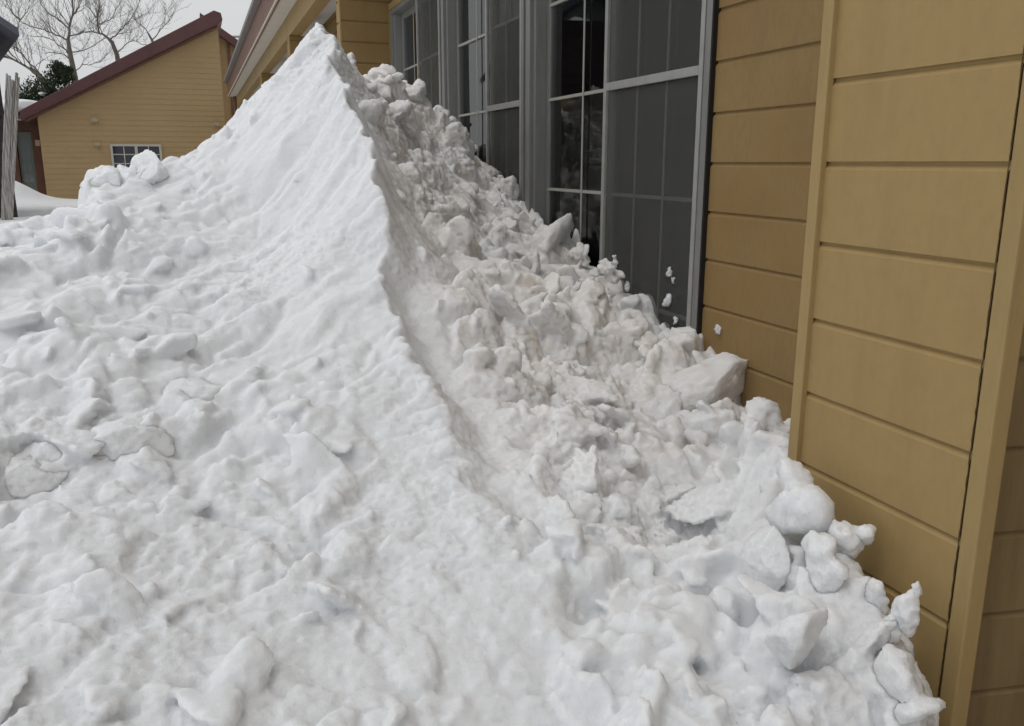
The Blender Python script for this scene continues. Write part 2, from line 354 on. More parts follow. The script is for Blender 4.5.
# windows: three sliding units in one long opening
GZ = [.93, 1.445, 1.965, 2.49]                            # heights of the horizontal bars
units = [(3.005, 3.965, 4.03, 5.00, 4.72), (5.055, 5.82, 5.90, 6.87, 6.55), (6.93, 7.75, 7.82, 8.735, 8.4)]
def bar(mb, y0, y1, z0, z1, x0, x1): mb.box(x0, x1, y0, y1, z0, z1)
lab = ['large grey framed sliding window nearest the camera, with snow flecks on its screen', 'middle grey framed sliding window above the dirty snow', 'far grey framed sliding window beside the second pier']
for k, (r0, mr, ml, l1, ll) in enumerate(units):
    fr = MB(); z0, z1 = WIN_Z0, WIN_Z1
    # outer frame: head, sill, two jambs of stepped section
    fr.box(WX - .035, WX + .10, r0 + .012, l1, z1 - .045, z1 - .002); fr.box(WX - .045, WX + .10, r0 + .012, l1, z0 + .002, z0 + .05)
    fr.box(WX - .022, WX + .10, r0 + .006, r0 + .046, z0 + .05, z1 - .045)
    fr.box(WX - .035, WX + .10, l1 - .07, l1 - .002, z0 + .05, z1 - .045)
    fr.box(WX - .012, WX + .10, l1 - .11, l1 - .07, z0 + .05, z1 - .045)
    f = fr.build('window', M['alu'], B0, bevel=.003)
    g = MB(); g.box(WX - .02, WX + .02, r0 - .004, r0 + .0055, z0 + .02, z1 - .02); g.box(WX - .005, WX + .03, r0 + .047, r0 + .0635, z0 + .06, z1 - .05)
    g.build('gasket', M['gasket'], f)
    # right sash (outer track) with insect screen
    a, b = r0 + .066, mr
    s = MB(); xs0, xs1 = WX + .02, WX + .05
    s.box(xs0, xs1, a, a + .05, z0 + .05, z1 - .045); s.box(xs0, xs1, b - .05, b, z0 + .05, z1 - .045)
    s.box(xs0, xs1, a + .05, b - .05, z0 + .05, z0 + .11); s.box(xs0, xs1, a + .05, b - .05, z1 - .10, z1 - .045)
    s.build('sash', M['alu'], f, bevel=.003)
    p = MB(); p.box(xs0 + .012, xs0 + .018, a + .048, b - .048, z0 + .10, z1 - .095); p.build('pane', M['glass'], f)
    mu = MB(); w = b - a
    for z in GZ: mu.box(xs0 - .004, xs0 + .011, a + .05, b - .05, z - .008, z + .008)
    for t in ((.36, .66) if k == 0 else (.5,)): mu.box(xs0 - .010, xs0 - .005, a + w * t - .006, a + w * t + .006, z0 + .11, z1 - .10)
    mu.build('muntin', M['muntin_dim'], f)
    sc = MB(); sc.box(WX - .004, WX - .002, a + .02, b - .02, z0 + .06, z1 - .06); sc.build('insect_screen', M['screen'], f)
    rail = MB(); rail.box(WX - .018, WX - .005, a + .027, b - .035, 1.965 - .019, 1.965 + .019)
    rail.box(WX - .018, WX + .004, b - .034, b - .004, z0 + .05, z1 - .045); rail.box(WX - .018, WX + .004, a - .004, a + .026, z0 + .05, z1 - .045)
    rail.build('screen_rail', M['alu_light'], f, bevel=.003)
    # left sash (inner track)
    a, b = mr - .01, l1 - .112
    s = MB(); xs0, xs1 = WX + .058, WX + .088
    s.box(xs0, xs1, a, a + .05, z0 + .05, z1 - .045); s.box(xs0, xs1, b - .05, b, z0 + .05, z1 - .045)
    s.box(xs0, xs1, a + .05, b - .05, z0 + .05, z0 + .11); s.box(xs0, xs1, a + .05, b - .05, z1 - .10, z1 - .045)
    s.build('sash', M['alu'], f, bevel=.003)
    p = MB(); p.box(xs0 + .012, xs0 + .018, a + .048, b - .048, z0 + .10, z1 - .095); p.build('pane', M['glass'], f)
    mu = MB()
    for z in GZ: mu.box(xs0 - .004, xs0 + .011, a + .05, b - .05, z - .008, z + .008)
    mu.box(xs0 - .010, xs0 - .005, a + (b - a) * .42 - .006, a + (b - a) * .42 + .006, z0 + .11, z1 - .10)
    mu.build('muntin', M['muntin'], f)
    # sheer curtains gathered inside
    for (c0, c1) in ([(3.55, 3.80), (4.78, 5.4)] if k == 0 else [(5.2, 5.42), (6.1, 6.5)] if k == 1 else [(7.0, 8.6)]):
        n = 60; V = []; Fc = []
        for j in range(n + 1):
            t = j / n; yy = c0 + (c1 - c0) * t; xx = WX + .24 + .03 * math.sin(t * (c1 - c0) * 55) + .012 * math.sin(t * 19)
            V += [(xx, yy, z0 + .02), (xx + .01, yy, z1 - .02), (xx + .006, yy, z0 + .02), (xx + .016, yy, z1 - .02)]
        for j in range(n):
            q = 4 * j; Fc += [(q, q + 4, q + 5, q + 1), (q + 2, q + 3, q + 7, q + 6)]
        np_mesh('curtain', V, Fc, M['curtain'], f)
    f['label'] = lab[k]
# mullion covers between the units
for (a, b) in ((5.002, 5.053), (6.872, 6.928)):
    mb = MB(); mb.box(WX - .03, WX + .1, a, b, WIN_Z0, WIN_Z1)
    mb.box(WX - .042, WX - .0302, a + .015, b - .015, WIN_Z0, WIN_Z1)
    mb.build('mullion', M['alu'], B0, bevel=.003)
mb = MB(); mb.box(WX - .04, WX + .02, WIN_Y1 + .001, WIN_Y1 + .018, WIN_Z0, WIN_Z1 + .06); mb.box(WX - .04, WX + .02, WIN_Y0 - .01, WIN_Y1 + .001, WIN_Z1 + .001, WIN_Z1 + .06)
mb.build('window_casing', M['trim'], B0)
# lamp inside the second window
LP = (WX + .55, 6.98, 2.86)
lampo = empty('hanging_lamp', LP, 'white rounded lamp shade hanging inside behind the middle window', 'lamp')
mb = MB(); mb.lathe(LP, [(.02, .17), (.10, .155), (.16, .10), (.185, 0), (.16, -.10), (.10, -.155), (.03, -.17)], 20); mb.build('shade', M['lamp'], lampo, smooth_=True)
mb = MB(); mb.tube([(LP[0], LP[1], LP[2] + .165), (LP[0], LP[1], 3.299)], .006, 6); mb.build('cord', M['gasket'], lampo)

# ================================================================== FAR HOUSE
HY = 32.0
H0 = empty('ochre_house', (-1.5, HY + 4, .3), 'ochre house with a sloping red brown roof edge and a small window behind the snow', 'house')
def hp(px, py, y=HY): return ony(px, py, y)
eL = hp(37, 115); eR = hp(218, 26)
slope = (eR[2] - eL[2]) / (eR[0] - eL[0])
zt = lambda x: eL[2] + slope * (x - eL[0])
xL, xR = float(eL[0]), 1.12
# front wall as lap boards cut to the roof slope
def house_front(mb, x0, x1, y, zb, expo=.175):
    z = zb; prof = [(0, zb)]
    while z < zt(x1):
        z2 = z + expo
        xa = x0 if z2 <= zt(x0) else (x0 + (z2 - zt(x0)) / slope)
        xb = x0 if z <= zt(x0) else (x0 + (z - zt(x0)) / slope)
        if xb < x1:
            xa = min(xa, x1)
            for (d0, d1, q0, q1) in ((-.010, -.002, z, z2),):
                mb.add([(xb, y + d0, q0), (x1, y + d0, q0), (x1, y + d1, min(q1, zt(x1))), (xa, y + d1, min(q1, zt(x1)))], [(0, 1, 2, 3)])
                mb.add([(xb, y + d0, q0), (x1, y + d0, q0), (x1, y + .001, q0), (xb, y + .001, q0)], [(0, 1, 2, 3)])
        z = z2
mb = MB(); house_front(mb, xL, xR, HY, .2)
mb.add([(xL, HY + .005, .2), (xR, HY + .005, .2), (xR, HY + .005, zt(xR)), (xL, HY + .005, zt(xL))], [(0, 1, 2, 3)])
mb.add([(xL, HY, .2), (xL, HY + 8, .2), (xL, HY + 8, zt(xL)), (xL, HY, zt(xL))], [(0, 1, 2, 3)])
mb.add([(xR, HY, .2), (xR, HY + 8, .2), (xR, HY + 8, zt(xR)), (xR, HY, zt(xR))], [(0, 1, 2, 3)])
mb.build('wall', M['housepaint'], H0)
mb = MB(); a = hp(22, 112); 
xa = float(a[0]) - .02; xb = xR + .02; T = .34
mb.prism([(xa, zt(xa) + .02), (xb, zt(xb) + .02), (xb + .14, zt(xb) + .16), (xb + .10, zt(xb) + T + .03), (xb - .12, zt(xb) + T + .10), (xa, zt(xa) + T)], 'y', HY - .32, HY + 8.3)
mb.build('roof', M['redroof'], H0, bevel=.02)
mb = MB(); mb.prism([(xa + .1, zt(xa + .1) - .06), (xb - .05, zt(xb - .05) - .06), (xb - .05, zt(xb - .05) + .015), (xa + .1, zt(xa + .1) + .015)], 'y', HY - .13, HY - .02); mb.build('barge_trim', M['fascia'], H0)
# window
wa, wb = hp(110, 144), hp(161, 144); wz1 = float(wa[2]); wz0 = wz1 - 1.0; wx0, wx1 = float(wa[0]), float(wb[0])
mb = MB(); t = .07; y0, y1 = HY - .06, HY + .04
mb.box(wx0, wx1, y0, y1, wz1 - t, wz1); mb.box(wx0, wx1, y0, y1, wz0, wz0 + t); mb.box(wx0, wx0 + t, y0, y1, wz0 + t, wz1 - t); mb.box(wx1 - t, wx1, y0, y1, wz0 + t, wz1 - t)
xm = (wx0 + wx1) / 2; mb.box(xm - .045, xm + .045, y0 + .01, y1, wz0 + t, wz1 - t)
w_ = mb.build('window', M['white'], H0)
mb = MB()
for (q0, q1) in ((wx0 + t, xm - .045), (xm + .045, wx1 - t)):
    c = (q0 + q1) / 2; mb.box(c - .016, c + .016, HY - .035, HY - .02, wz0 + t, wz1 - t)
    for zz in (wz0 + .36, wz0 + .66): mb.box(q0, q1, HY - .034, HY - .021, zz - .016, zz + .016)
mb.build('muntin', M['white'], w_)
def dark_glass():
    m = mat('dark_window_glass', (.02, .024, .034), .06, .6); return m
M['darkglass'] = dark_glass()
mb = MB(); mb.box(wx0 + t, wx1 - t, HY - .019, HY - .015, wz0 + t, wz1 - t); mb.build('pane', M['darkglass'], w_)
for (px, py) in ((95, 121), (97.5, 145), (217, 125)):
    c = hp(px, py); mb = MB()
    mb.prism([(c[0] + .075 * math.cos(q * math.pi / 6), c[2] + .085 * math.sin(q * math.pi / 6)) for q in range(12)], 'y', HY - .09, HY - .01)
    mb.prism([(c[0] + .11 * math.cos(math.pi * q / 6), c[2] + .11 * math.sin(math.pi * q / 6) * (1 if q < 7 else .3)) for q in range(12)], 'y', HY - .14, HY - .0905)
    mb.build('vent_hood', M['ventplastic'], H0)

# second house behind, its gable end just showing
KY = 38.0
K0 = empty('back_house', (2.3, KY + 3, .3), 'small mustard building with a brown roof edge sloping down behind the ochre house', 'house')
ka, kb = ony(206, 27, KY), ony(262, 67, KY)
ks = (kb[2] - ka[2]) / (kb[0] - ka[0]); kz = lambda x: ka[2] + ks * (x - ka[0])
kx0, kx1 = float(ka[0]), float(kb[0]) + 1.5
mb = MB(); mb.prism([(kx0, .2), (kx1, .2), (kx1, kz(kx1)), (kx0, kz(kx0))], 'y', KY, KY + 6); mb.build('wall', M['housepaint'], K0)
mb = MB(); mb.prism([(kx0 - .2, kz(kx0 - .2)), (kx1 + .3, kz(kx1 + .3)), (kx1 + .3, kz(kx1 + .3) + .34), (kx0 - .2, kz(kx0 - .2) + .34)], 'y', KY - .35, KY + 6.3); mb.build('roof', M['redroof'], K0)
for px in (220, 231):
    c = ony(px, 80, KY); mb = MB(); mb.box(c[0] - .06, c[0] + .06, KY - .04, KY - .001, .2, kz(float(c[0])) - .02); mb.build('corner_board', M['fascia'], K0)
c = ony(229, 38, KY + 1); d = ony(250, 38, KY + 1)
mb = MB(); mb.tube([(c[0], KY + 1, kz(float(c[0])) + .1), (c[0], KY + 1, c[2]), (c[0] + .06, KY + 1, c[2] + .06), (d[0], KY + 1, d[2] + .06)], .05, 8); mb.build('vent_pipe', M['pipe'], K0)

# lean-to left of the house
LY = 33.8
L0 = empty('lean_to', (-5, LY + 1, .3), 'dark red brown porch with paned door and snowy roof left of the ochre house', 'porch')
a = ony(12, 120, LY); b = ony(47, 120, LY); zt1 = float(a[2])
lx0, lx1 = float(a[0]) - .5, float(b[0]) + .3
mb = MB(); dxa, dxb = float(ony(17, 150, LY)[0]), float(ony(33, 150, LY)[0])
mb.box(lx0, dxa, LY, LY + 2, .2, zt1); mb.box(dxb, lx1, LY, LY + 2, .2, zt1 + .1); mb.box(dxa, dxb, LY, LY + 2, zt1 - .35, zt1); mb.box(dxa, dxb, LY + .9, LY + 1, .2, zt1 - .35)
mb.build('wall', M['redwall'], L0)
mb = MB(); mb.box(dxa + .02, dxb - .02, LY + .1, LY + .15, .3, zt1 - .37); dr = mb.build('door', M['doorpaint'], L0)
mb = MB(); w = dxb - dxa - .04
for i in range(2):
    for j in range(4):
        x0 = dxa + .07 + i * (w - .1) / 2; z0 = .95 + j * .36
        mb.box(x0 + .02, x0 + (w - .1) / 2 - .02, LY + .092, LY + .099, z0, z0 + .3)
mb.build('pane', mat('pale_reflecting_glass', (.17, .19, .2), .12, .6), dr)
mb = MB(); mb.prism([(LY - .5, zt1 + .02), (LY + 2.2, zt1 + .5), (LY + 2.2, zt1 + .6), (LY - .5, zt1 + .12)], 'x', lx0 - .1, lx1 - .15); mb.build('roof', M['redwall'], L0)
c = ony(38, 143, LY - .02); mb = MB(); mb.box(c[0] - .07, c[0] + .07, LY - .12, LY - .001, c[2] - .1, c[2] + .1); mb.build('wall_lamp', M['ventplastic'], L0)
def soft_blob(name, loc, dim, seed, m, parent=None, sub=3, amp=.12, clip=6, scale=2.5, rot=None):
    bm = bmesh.new(); bmesh.ops.create_icosphere(bm, subdivisions=sub, radius=1); bm.verts.ensure_lookup_table()
    V = np.array([v.co[:] for v in bm.verts]); Fc = np.array([[v.index for v in f.verts] for f in bm.faces]); bm.free()
    V = clod_shape(V, seed, clip)
    N_ = V / np.linalg.norm(V, axis=1)[:, None]
    dim = np.array(dim); a = float(np.median(dim)); V = V * dim; N_ = N_ / dim; N_ /= np.linalg.norm(N_, axis=1)[:, None]
    V = V + N_ * (amp * float(dim.min()) * fbm(V + seed, scale * .6 / a, 4, seed) + (.0030 * fbm(V + seed, 70, 4, seed + 5, .62) if sub > 3 else 0))[:, None]
    if rot is not None: V = V @ np.array(Matrix.Rotation(rot[0], 3, 'X') @ Matrix.Rotation(rot[1], 3, 'Y') @ Matrix.Rotation(rot[2], 3, 'Z')).T
    if parent is not None: return np_mesh(name, V + np.array(loc), Fc, m, parent)
    return np_mesh(name, V, Fc, m, None, True, loc)
def clod_shape(V, seed, planes=7, lo=.5, hi=.95):
    r = np.random.default_rng(seed); V = V.copy()
    for _ in range(planes):
        n = r.normal(size=3); n /= np.linalg.norm(n); d = r.uniform(lo, hi)
        o = V @ n - d; V -= np.outer(np.clip(o, 0, None), n)
    return V
soft_blob('roof_snow', ((lx0 + lx1) / 2 - .15, LY + .5, zt1 + .42), ((lx1 - lx0) / 2, 1.1, .30), 3, M['snow'], L0, amp=.06, clip=2, scale=1.5)

# dark neighbour on the far left, its gable side turned edge-on, and the leaning bundle of pale poles at its corner
DY = 21.0
c = ony(5, 120, DY); dx1 = float(c[0])
D0 = empty('dark_house', (dx1, DY, .3), 'dark brown boarded house cut off by the left edge of the view', 'house')
mb = MB(); siding(mb, (dx1 - 14, DY), (dx1, DY), (0, -1), .1, 5.1, expo=.24, groove=.03, gh=.03, bev=.03)
mb.box(dx1 - 14, dx1 - .001, DY + .02, DY + 6, .1, 5.1); mb.build('wall', M['darkwood'], D0)
e = ony(13, 35, DY - .3); ez = float(e[2]); ex = float(e[0])
mb = MB(); mb.prism([(ex, ez - .05), (ex, ez + .10), (ex - 3.2, ez + 2.3), (ex - 13, ez + .3), (ex - 13, ez + .05), (ex - 3.2, ez + 2.1)], 'y', DY - .7, DY + 6.5); mb.build('roof', mat('slate_blue_roof', (.10, .10, .13), .6, .3), D0)
for i in range(4):
    x = dx1 - 2.2 - i * 2.6; mb = MB(); mb.box(x - .55, x + .55, DY - .03, DY - .002, 1.3, 2.5); pn = mb.build('window', M['darkglass'], D0)
    for z in (1.2, 2.502):
        mb = MB(); mb.box(x - .62, x + .62, DY - .035, DY - .001, z, z + .098); mb.build('window_trim', M['white'], pn)
mb = MB(); mb.box(dx1 - 6, dx1 - .35, DY - .6, DY - .52, 2.55, 3.15); mb.box(dx1 - 6, dx1 - .35, DY - .6, DY - .001, 2.45, 2.548); mb.build('reflected_panel', M['housepaint'], D0)  # unseen ochre panel, added to give the window glass a yellow band of reflection
D0.rotation_euler = (0, 0, math.radians(14))
P0c = ony(4, 205, DY - .8)
S0 = empty('pole_bundle', (P0c[0], DY - .8, .3), 'bundle of pale grey streaked poles leaning upright at the corner of the dark house', 'poles')
for k in range(8):
    lo = ony(-1 + k * 1.3, 206, DY - .8); hi = ony(7 + k * 1.75 + random.uniform(-.4, .4), 76 + random.uniform(-4, 5), DY - .75 + random.uniform(-.05, .05)); lo[2] = .25
    mb = MB(); mb.tube([lo, (lo + hi) / 2 + np.array([random.uniform(-.02, .02), 0, 0]), hi], [.026, .023, .018], 6); mb.build('pole', M['greywood'], S0)

# ================================================================== TREES
def limb(mb, pts, r0, r1, seg=6):
    n = len(pts); mb.tube(pts, [r0 + (r1 - r0) * i / (n - 1) for i in range(n)], seg)
def twigs(mb, p, d, L, r, depth, rg):
    n = 4; pts = [p]; q = p.copy(); d = d.normalized()
    for i in range(n):
        d = (d + Vector((rg.uniform(-.32, .32), rg.uniform(-.32, .32), rg.uniform(-.18, .30)))).normalized(); q = q + d * L / n; pts.append(q.copy())
    limb(mb, pts, r, r * .55, 5 if depth > 1 else 3)
    if depth <= 0: return
    for k in range(rg.choice((2, 2, 3, 3))):
        t = rg.randint(1, n); b = pts[t]
        nd = (d + Vector((rg.uniform(-1, 1), rg.uniform(-.8, .8), rg.uniform(-.4, .8))) * .9).normalized()
        twigs(mb, b, nd, L * rg.uniform(.5, .8), max(r * .55, .0045), depth - 1, rg)
def bare_tree(label, trunk_px, limbs_px, TY, seed, r0):
    rg = random.Random(seed)
    def P(q, j=0): c = ony(q[0], q[1], TY + j); return Vector(c)
    base = P(trunk_px[0]); base.z = .3
    root = empty('bare_tree', base, label, 'tree', 'bare trees behind the ochre house')
    pts = [base] + [P(q) for q in trunk_px[1:]]
    mb = MB(); limb(mb, pts, r0, r0 * .45, 9); mb.build('trunk', M['bark'], root, smooth_=True)
    mb = MB()
    for (ra, qs) in limbs_px:
        j = rg.uniform(-.3, .3); n = len(qs)
        ps = [P(q, j * i * .5 + (rg.uniform(-.15, .15) if i else 0)) for i, q in enumerate(qs)]
        fine = []
        for i in range(n - 1):
            for s in range(3): fine.append(ps[i].lerp(ps[i + 1], s / 3) + Vector((rg.uniform(-.04, .04), rg.uniform(-.1, .1), rg.uniform(-.04, .04))) * (1 if (i or s) else 0))
        fine.append(ps[-1]); limb(mb, fine, ra * .58, ra * .18, 6)
        for i in range(2, len(fine)):
            for _ in range(1 if rg.random() < .6 else 2):
                d = (fine[i] - fine[i - 1]).normalized(); nd = d + Vector((rg.uniform(-1, 1), rg.uniform(-.9, .9), rg.uniform(-.3, 1)))
                t = i / len(fine); twigs(mb, fine[i], nd, rg.uniform(.6, 1.5) * (1.1 - .4 * t), max(ra * (.20 - .10 * t), .0065), 2, rg)
    mb.build('crown', M['bark'], root)
bare_tree('bare tree with forking grey limbs rising behind the left part of the sloping roof', [(77, 120), (76, 100), (75, 78), (71, 58), (68, 40)],
    [(.10, [(68, 40), (69, 25), (73, 10), (72, -12)]), (.07, [(69, 42), (60, 36), (48, 31), (35, 27), (22, 23)]), (.06, [(71, 55), (62, 47), (50, 38), (30, 36)]),
     (.06, [(68, 28), (58, 20), (48, 12), (40, 2), (34, -14)]), (.055, [(73, 65), (66, 55), (55, 52), (45, 54)]), (.05, [(70, 36), (80, 33), (88, 31), (97, 32)]),
     (.04, [(74, 72), (82, 65), (92, 65), (100, 62)]), (.05, [(70, 20), (78, 8), (84, -8)]), (.045, [(72, 52), (82, 51), (95, 46), (108, 34)])], 43, 3, .17)
bare_tree('bare tree leaning left with one curved limb behind the middle of the sloping roof', [(122, 110), (120, 75), (117, 55), (112, 42), (108, 38)],
    [(.09, [(108, 38), (100, 33), (97, 22), (98, 8), (103, -12)]), (.06, [(110, 40), (117, 33), (125, 26), (134, 15), (142, -6)]), (.05, [(100, 33), (90, 31), (80, 34), (72, 36)]),
     (.045, [(98, 24), (105, 22), (112, 18), (120, 4)]), (.04, [(118, 52), (126, 44), (136, 40), (148, 32)]), (.04, [(97, 18), (90, 10), (88, -5)])], 44, 8, .14)
bare_tree('bare tree whose long limbs slant up and left behind the evergreen shrub', [(56, 130), (54, 100), (47, 86), (40, 76), (30, 68)],
    [(.11, [(40, 76), (30, 69), (18, 61), (6, 57), (-14, 52)]), (.07, [(47, 86), (38, 72), (26, 60), (18, 52), (8, 42)]), (.05, [(18, 52), (15, 36), (20, 20), (18, 4)]),
     (.05, [(18, 61), (10, 52), (2, 44), (-10, 36)]), (.05, [(20, 20), (12, 12), (6, 0)]), (.04, [(20, 20), (28, 12), (30, -4)])], 42, 21, .18)
bare_tree('bare tree with thin twigs showing low over the upper part of the sloping roof', [(160, 110), (158, 60), (152, 40), (148, 33)],
    [(.05, [(150, 38), (146, 30), (140, 24), (132, 18)]), (.05, [(152, 40), (160, 30), (168, 22), (174, 14)]), (.04, [(156, 48), (142, 44), (132, 40)])], 46, 31, .09)
def evergreen():
    c = ony(46, 100, 39.8); base = Vector((c[0], 39.8, .3)); rg = np.random.default_rng(4)
    root = empty('evergreen_shrub', base, 'dark green bushy evergreen peeping over the low end of the sloping roof', 'shrub')
    mb = MB(); limb(mb, [base, base + Vector((.05, 0, 2.2)), base + Vector((.12, 0, 4.3))], .12, .03, 7); mb.build('trunk', M['bark'], root)
    V = []; Fc = []
    blobs = [(ony(58, 75, 39.8), .42), (ony(60, 88, 39.8), .65), (ony(66, 78, 39.8), .35), (ony(45, 92, 39.8), .7), (ony(34, 97, 39.8), .6), (ony(28, 104, 39.8), .5), (ony(50, 105, 39.8), .9), (ony(38, 115, 39.8), .8), (ony(58, 68, 39.8), .22), (ony(68, 72, 39.8), .2)]
    for c, r in blobs:
        for _ in range(int(1300 * r)):
            d = rg.normal(size=3); d /= np.linalg.norm(d); p = np.array(c) + d * r * rg.uniform(.35, 1.12) * np.array([1, 1, 1.0])
            a = rg.normal(size=3); a[2] = abs(a[2]) + .5; a /= np.linalg.norm(a); b = np.cross(a, rg.normal(size=3)); b /= np.linalg.norm(b); s = rg.uniform(.04, .10)
            n = len(V); V += [p - b * s * .4, p + a * s * .9 + b * s * .15, p + a * s * 1.8, p + a * s * .9 - b * s * .5]; Fc.append((n, n + 1, n + 2, n + 3))
    np_mesh('foliage', V, Fc, M['needles'], root, False)
    soft_blob('snow_cap', ony(42, 94, 39.3), (.16, .14, .07), 12, M['snow'], root, sub=2)
evergreen()

# ================================================================== THE SNOW PILE
ridge_px = [(322, 29), (333, 60), (345, 92), (357, 130), (372, 190), (388, 270), (412, 350), (442, 425), (472, 490), (503, 560), (530, 620), (560, 700)]
RX = .65
ridge = [onx(px, py, RX) for px, py in ridge_px]
back_r = [(RX, 5.0, 1.95), (RX, 5.6, 1.5), (RX, 7.0, .7), (RX, 9, .3), (RX, 1.2, .40), (RX, .6, .34)]
def tps(P):
    P = np.array(P, float); n = len(P)
    def U(d2): return .5 * d2 * np.log(d2 + 1e-9)
    K = U(((P[:, None, :2] - P[None, :, :2]) ** 2).sum(-1)) + np.eye(n) * .002
    A = np.zeros((n + 3, n + 3)); A[:n, :n] = K; A[:n, n] = 1; A[:n, n + 1:] = P[:, :2]; A[n, :n] = 1; A[n + 1:, :n] = P[:, :2].T
    w = np.linalg.solve(A, np.concatenate([P[:, 2], [0, 0, 0]]))
    def ev(x, y):
        r = w[n] + w[n + 1] * x + w[n + 2] * y
        for i in range(n): r = r + w[i] * U((x - P[i, 0]) ** 2 + (y - P[i, 1]) ** 2)
        return r
    return ev
Lp = list(map(tuple, ridge)) + back_r
for px, py, y in [(300, 48, 4.55), (280, 68, 4.5), (255, 99, 4.45), (235, 121, 4.4), (200, 148, 4.35), (170, 163, 4.3), (150, 170, 4.25), (130, 176, 4.2), (110, 178, 4.15), (97, 182, 4.1),
                  (86, 190, 3.95), (45, 193, 4.2), (0, 199, 4.2), (200, 225, 3.8), (300, 200, 3.7), (100, 270, 3.4), (300, 300, 3.15), (200, 300, 3.25), (0, 300, 3.2), (350, 400, 2.55), (200, 450, 2.45), (0, 450, 2.4),
                  (400, 560, 1.92), (200, 600, 1.86), (0, 600, 1.85), (400, 726, 1.46), (200, 726, 1.52), (0, 726, 1.55)]:
    Lp.append(tuple(ony(px, py, y)))
Lp += [(x, 5.3, z) for x, z in ((.4, 1.6), (0, 1.3), (-.4, 1.1), (-.9, .95))] + [(x, 7.5, .3) for x in (.3, -.5, -1.5)] + [(-2.6, 4.5, .75), (-2.6, 3, .7), (-2.6, 1.5, .5), (-1.4, 3.6, 1.15), (-1.3, 2, .62), (-1.4, 5, .9), (-3, 7, .25)]
Lp += [(x, .6, .36) for x in (-2.6, -1.2, 0)]
Rp = list(map(tuple, ridge)) + back_r
for px, py, x in [(352, 64, .80), (372, 102, .86), (395, 160, .9), (420, 230, .9), (455, 320, .88), (490, 400, .85), (530, 480, .82), (570, 560, .80), (600, 640, .76), (640, 726, .74),
                  (374, 74, 1.02), (398, 92, 1.3), (415, 120, 1.5), (440, 138, 1.75), (480, 172, 1.92), (530, 215, 1.92), (575, 252, 1.92), (620, 290, 1.92), (660, 325, 1.92), (695, 355, 1.92), (745, 404, 1.92), (778, 446, 1.75),
                  (790, 470, 1.45), (865, 560, 1.40), (900, 615, 1.38), (930, 665, 1.36), (560, 300, 1.45), (620, 400, 1.45), (690, 470, 1.42), (680, 540, 1.2), (770, 560, 1.25), (800, 650, 1.12), (700, 650, .98), (480, 230, 1.4), (430, 165, 1.3), (700, 726, .85), (860, 700, 1.2)]:
    Rp.append(tuple(onx(px, py, x)))
Rp += [(1.9, 7.4, 1.5), (1.3, 7.2, 1.3), (1.9, 9, .5), (1.2, 9, .3), (1.4, .6, .1), (1.0, .6, .3), (1.45, .95, .22)]
fL, fR = tps(Lp), tps(Rp)
def crest_x(y):
    p = np.stack([y, 0 * y, 0 * y], 1)
    return RX + .026 * vnoise(p, 6, 3) + .018 * vnoise(p, 15, 4) + .010 * vnoise(p, 37, 5) + .045 * facets(np.stack([y, 0 * y], 1), 3.1, 209, .2) + .02 * facets(np.stack([y, 0 * y], 1), 8.3, 210, .2)
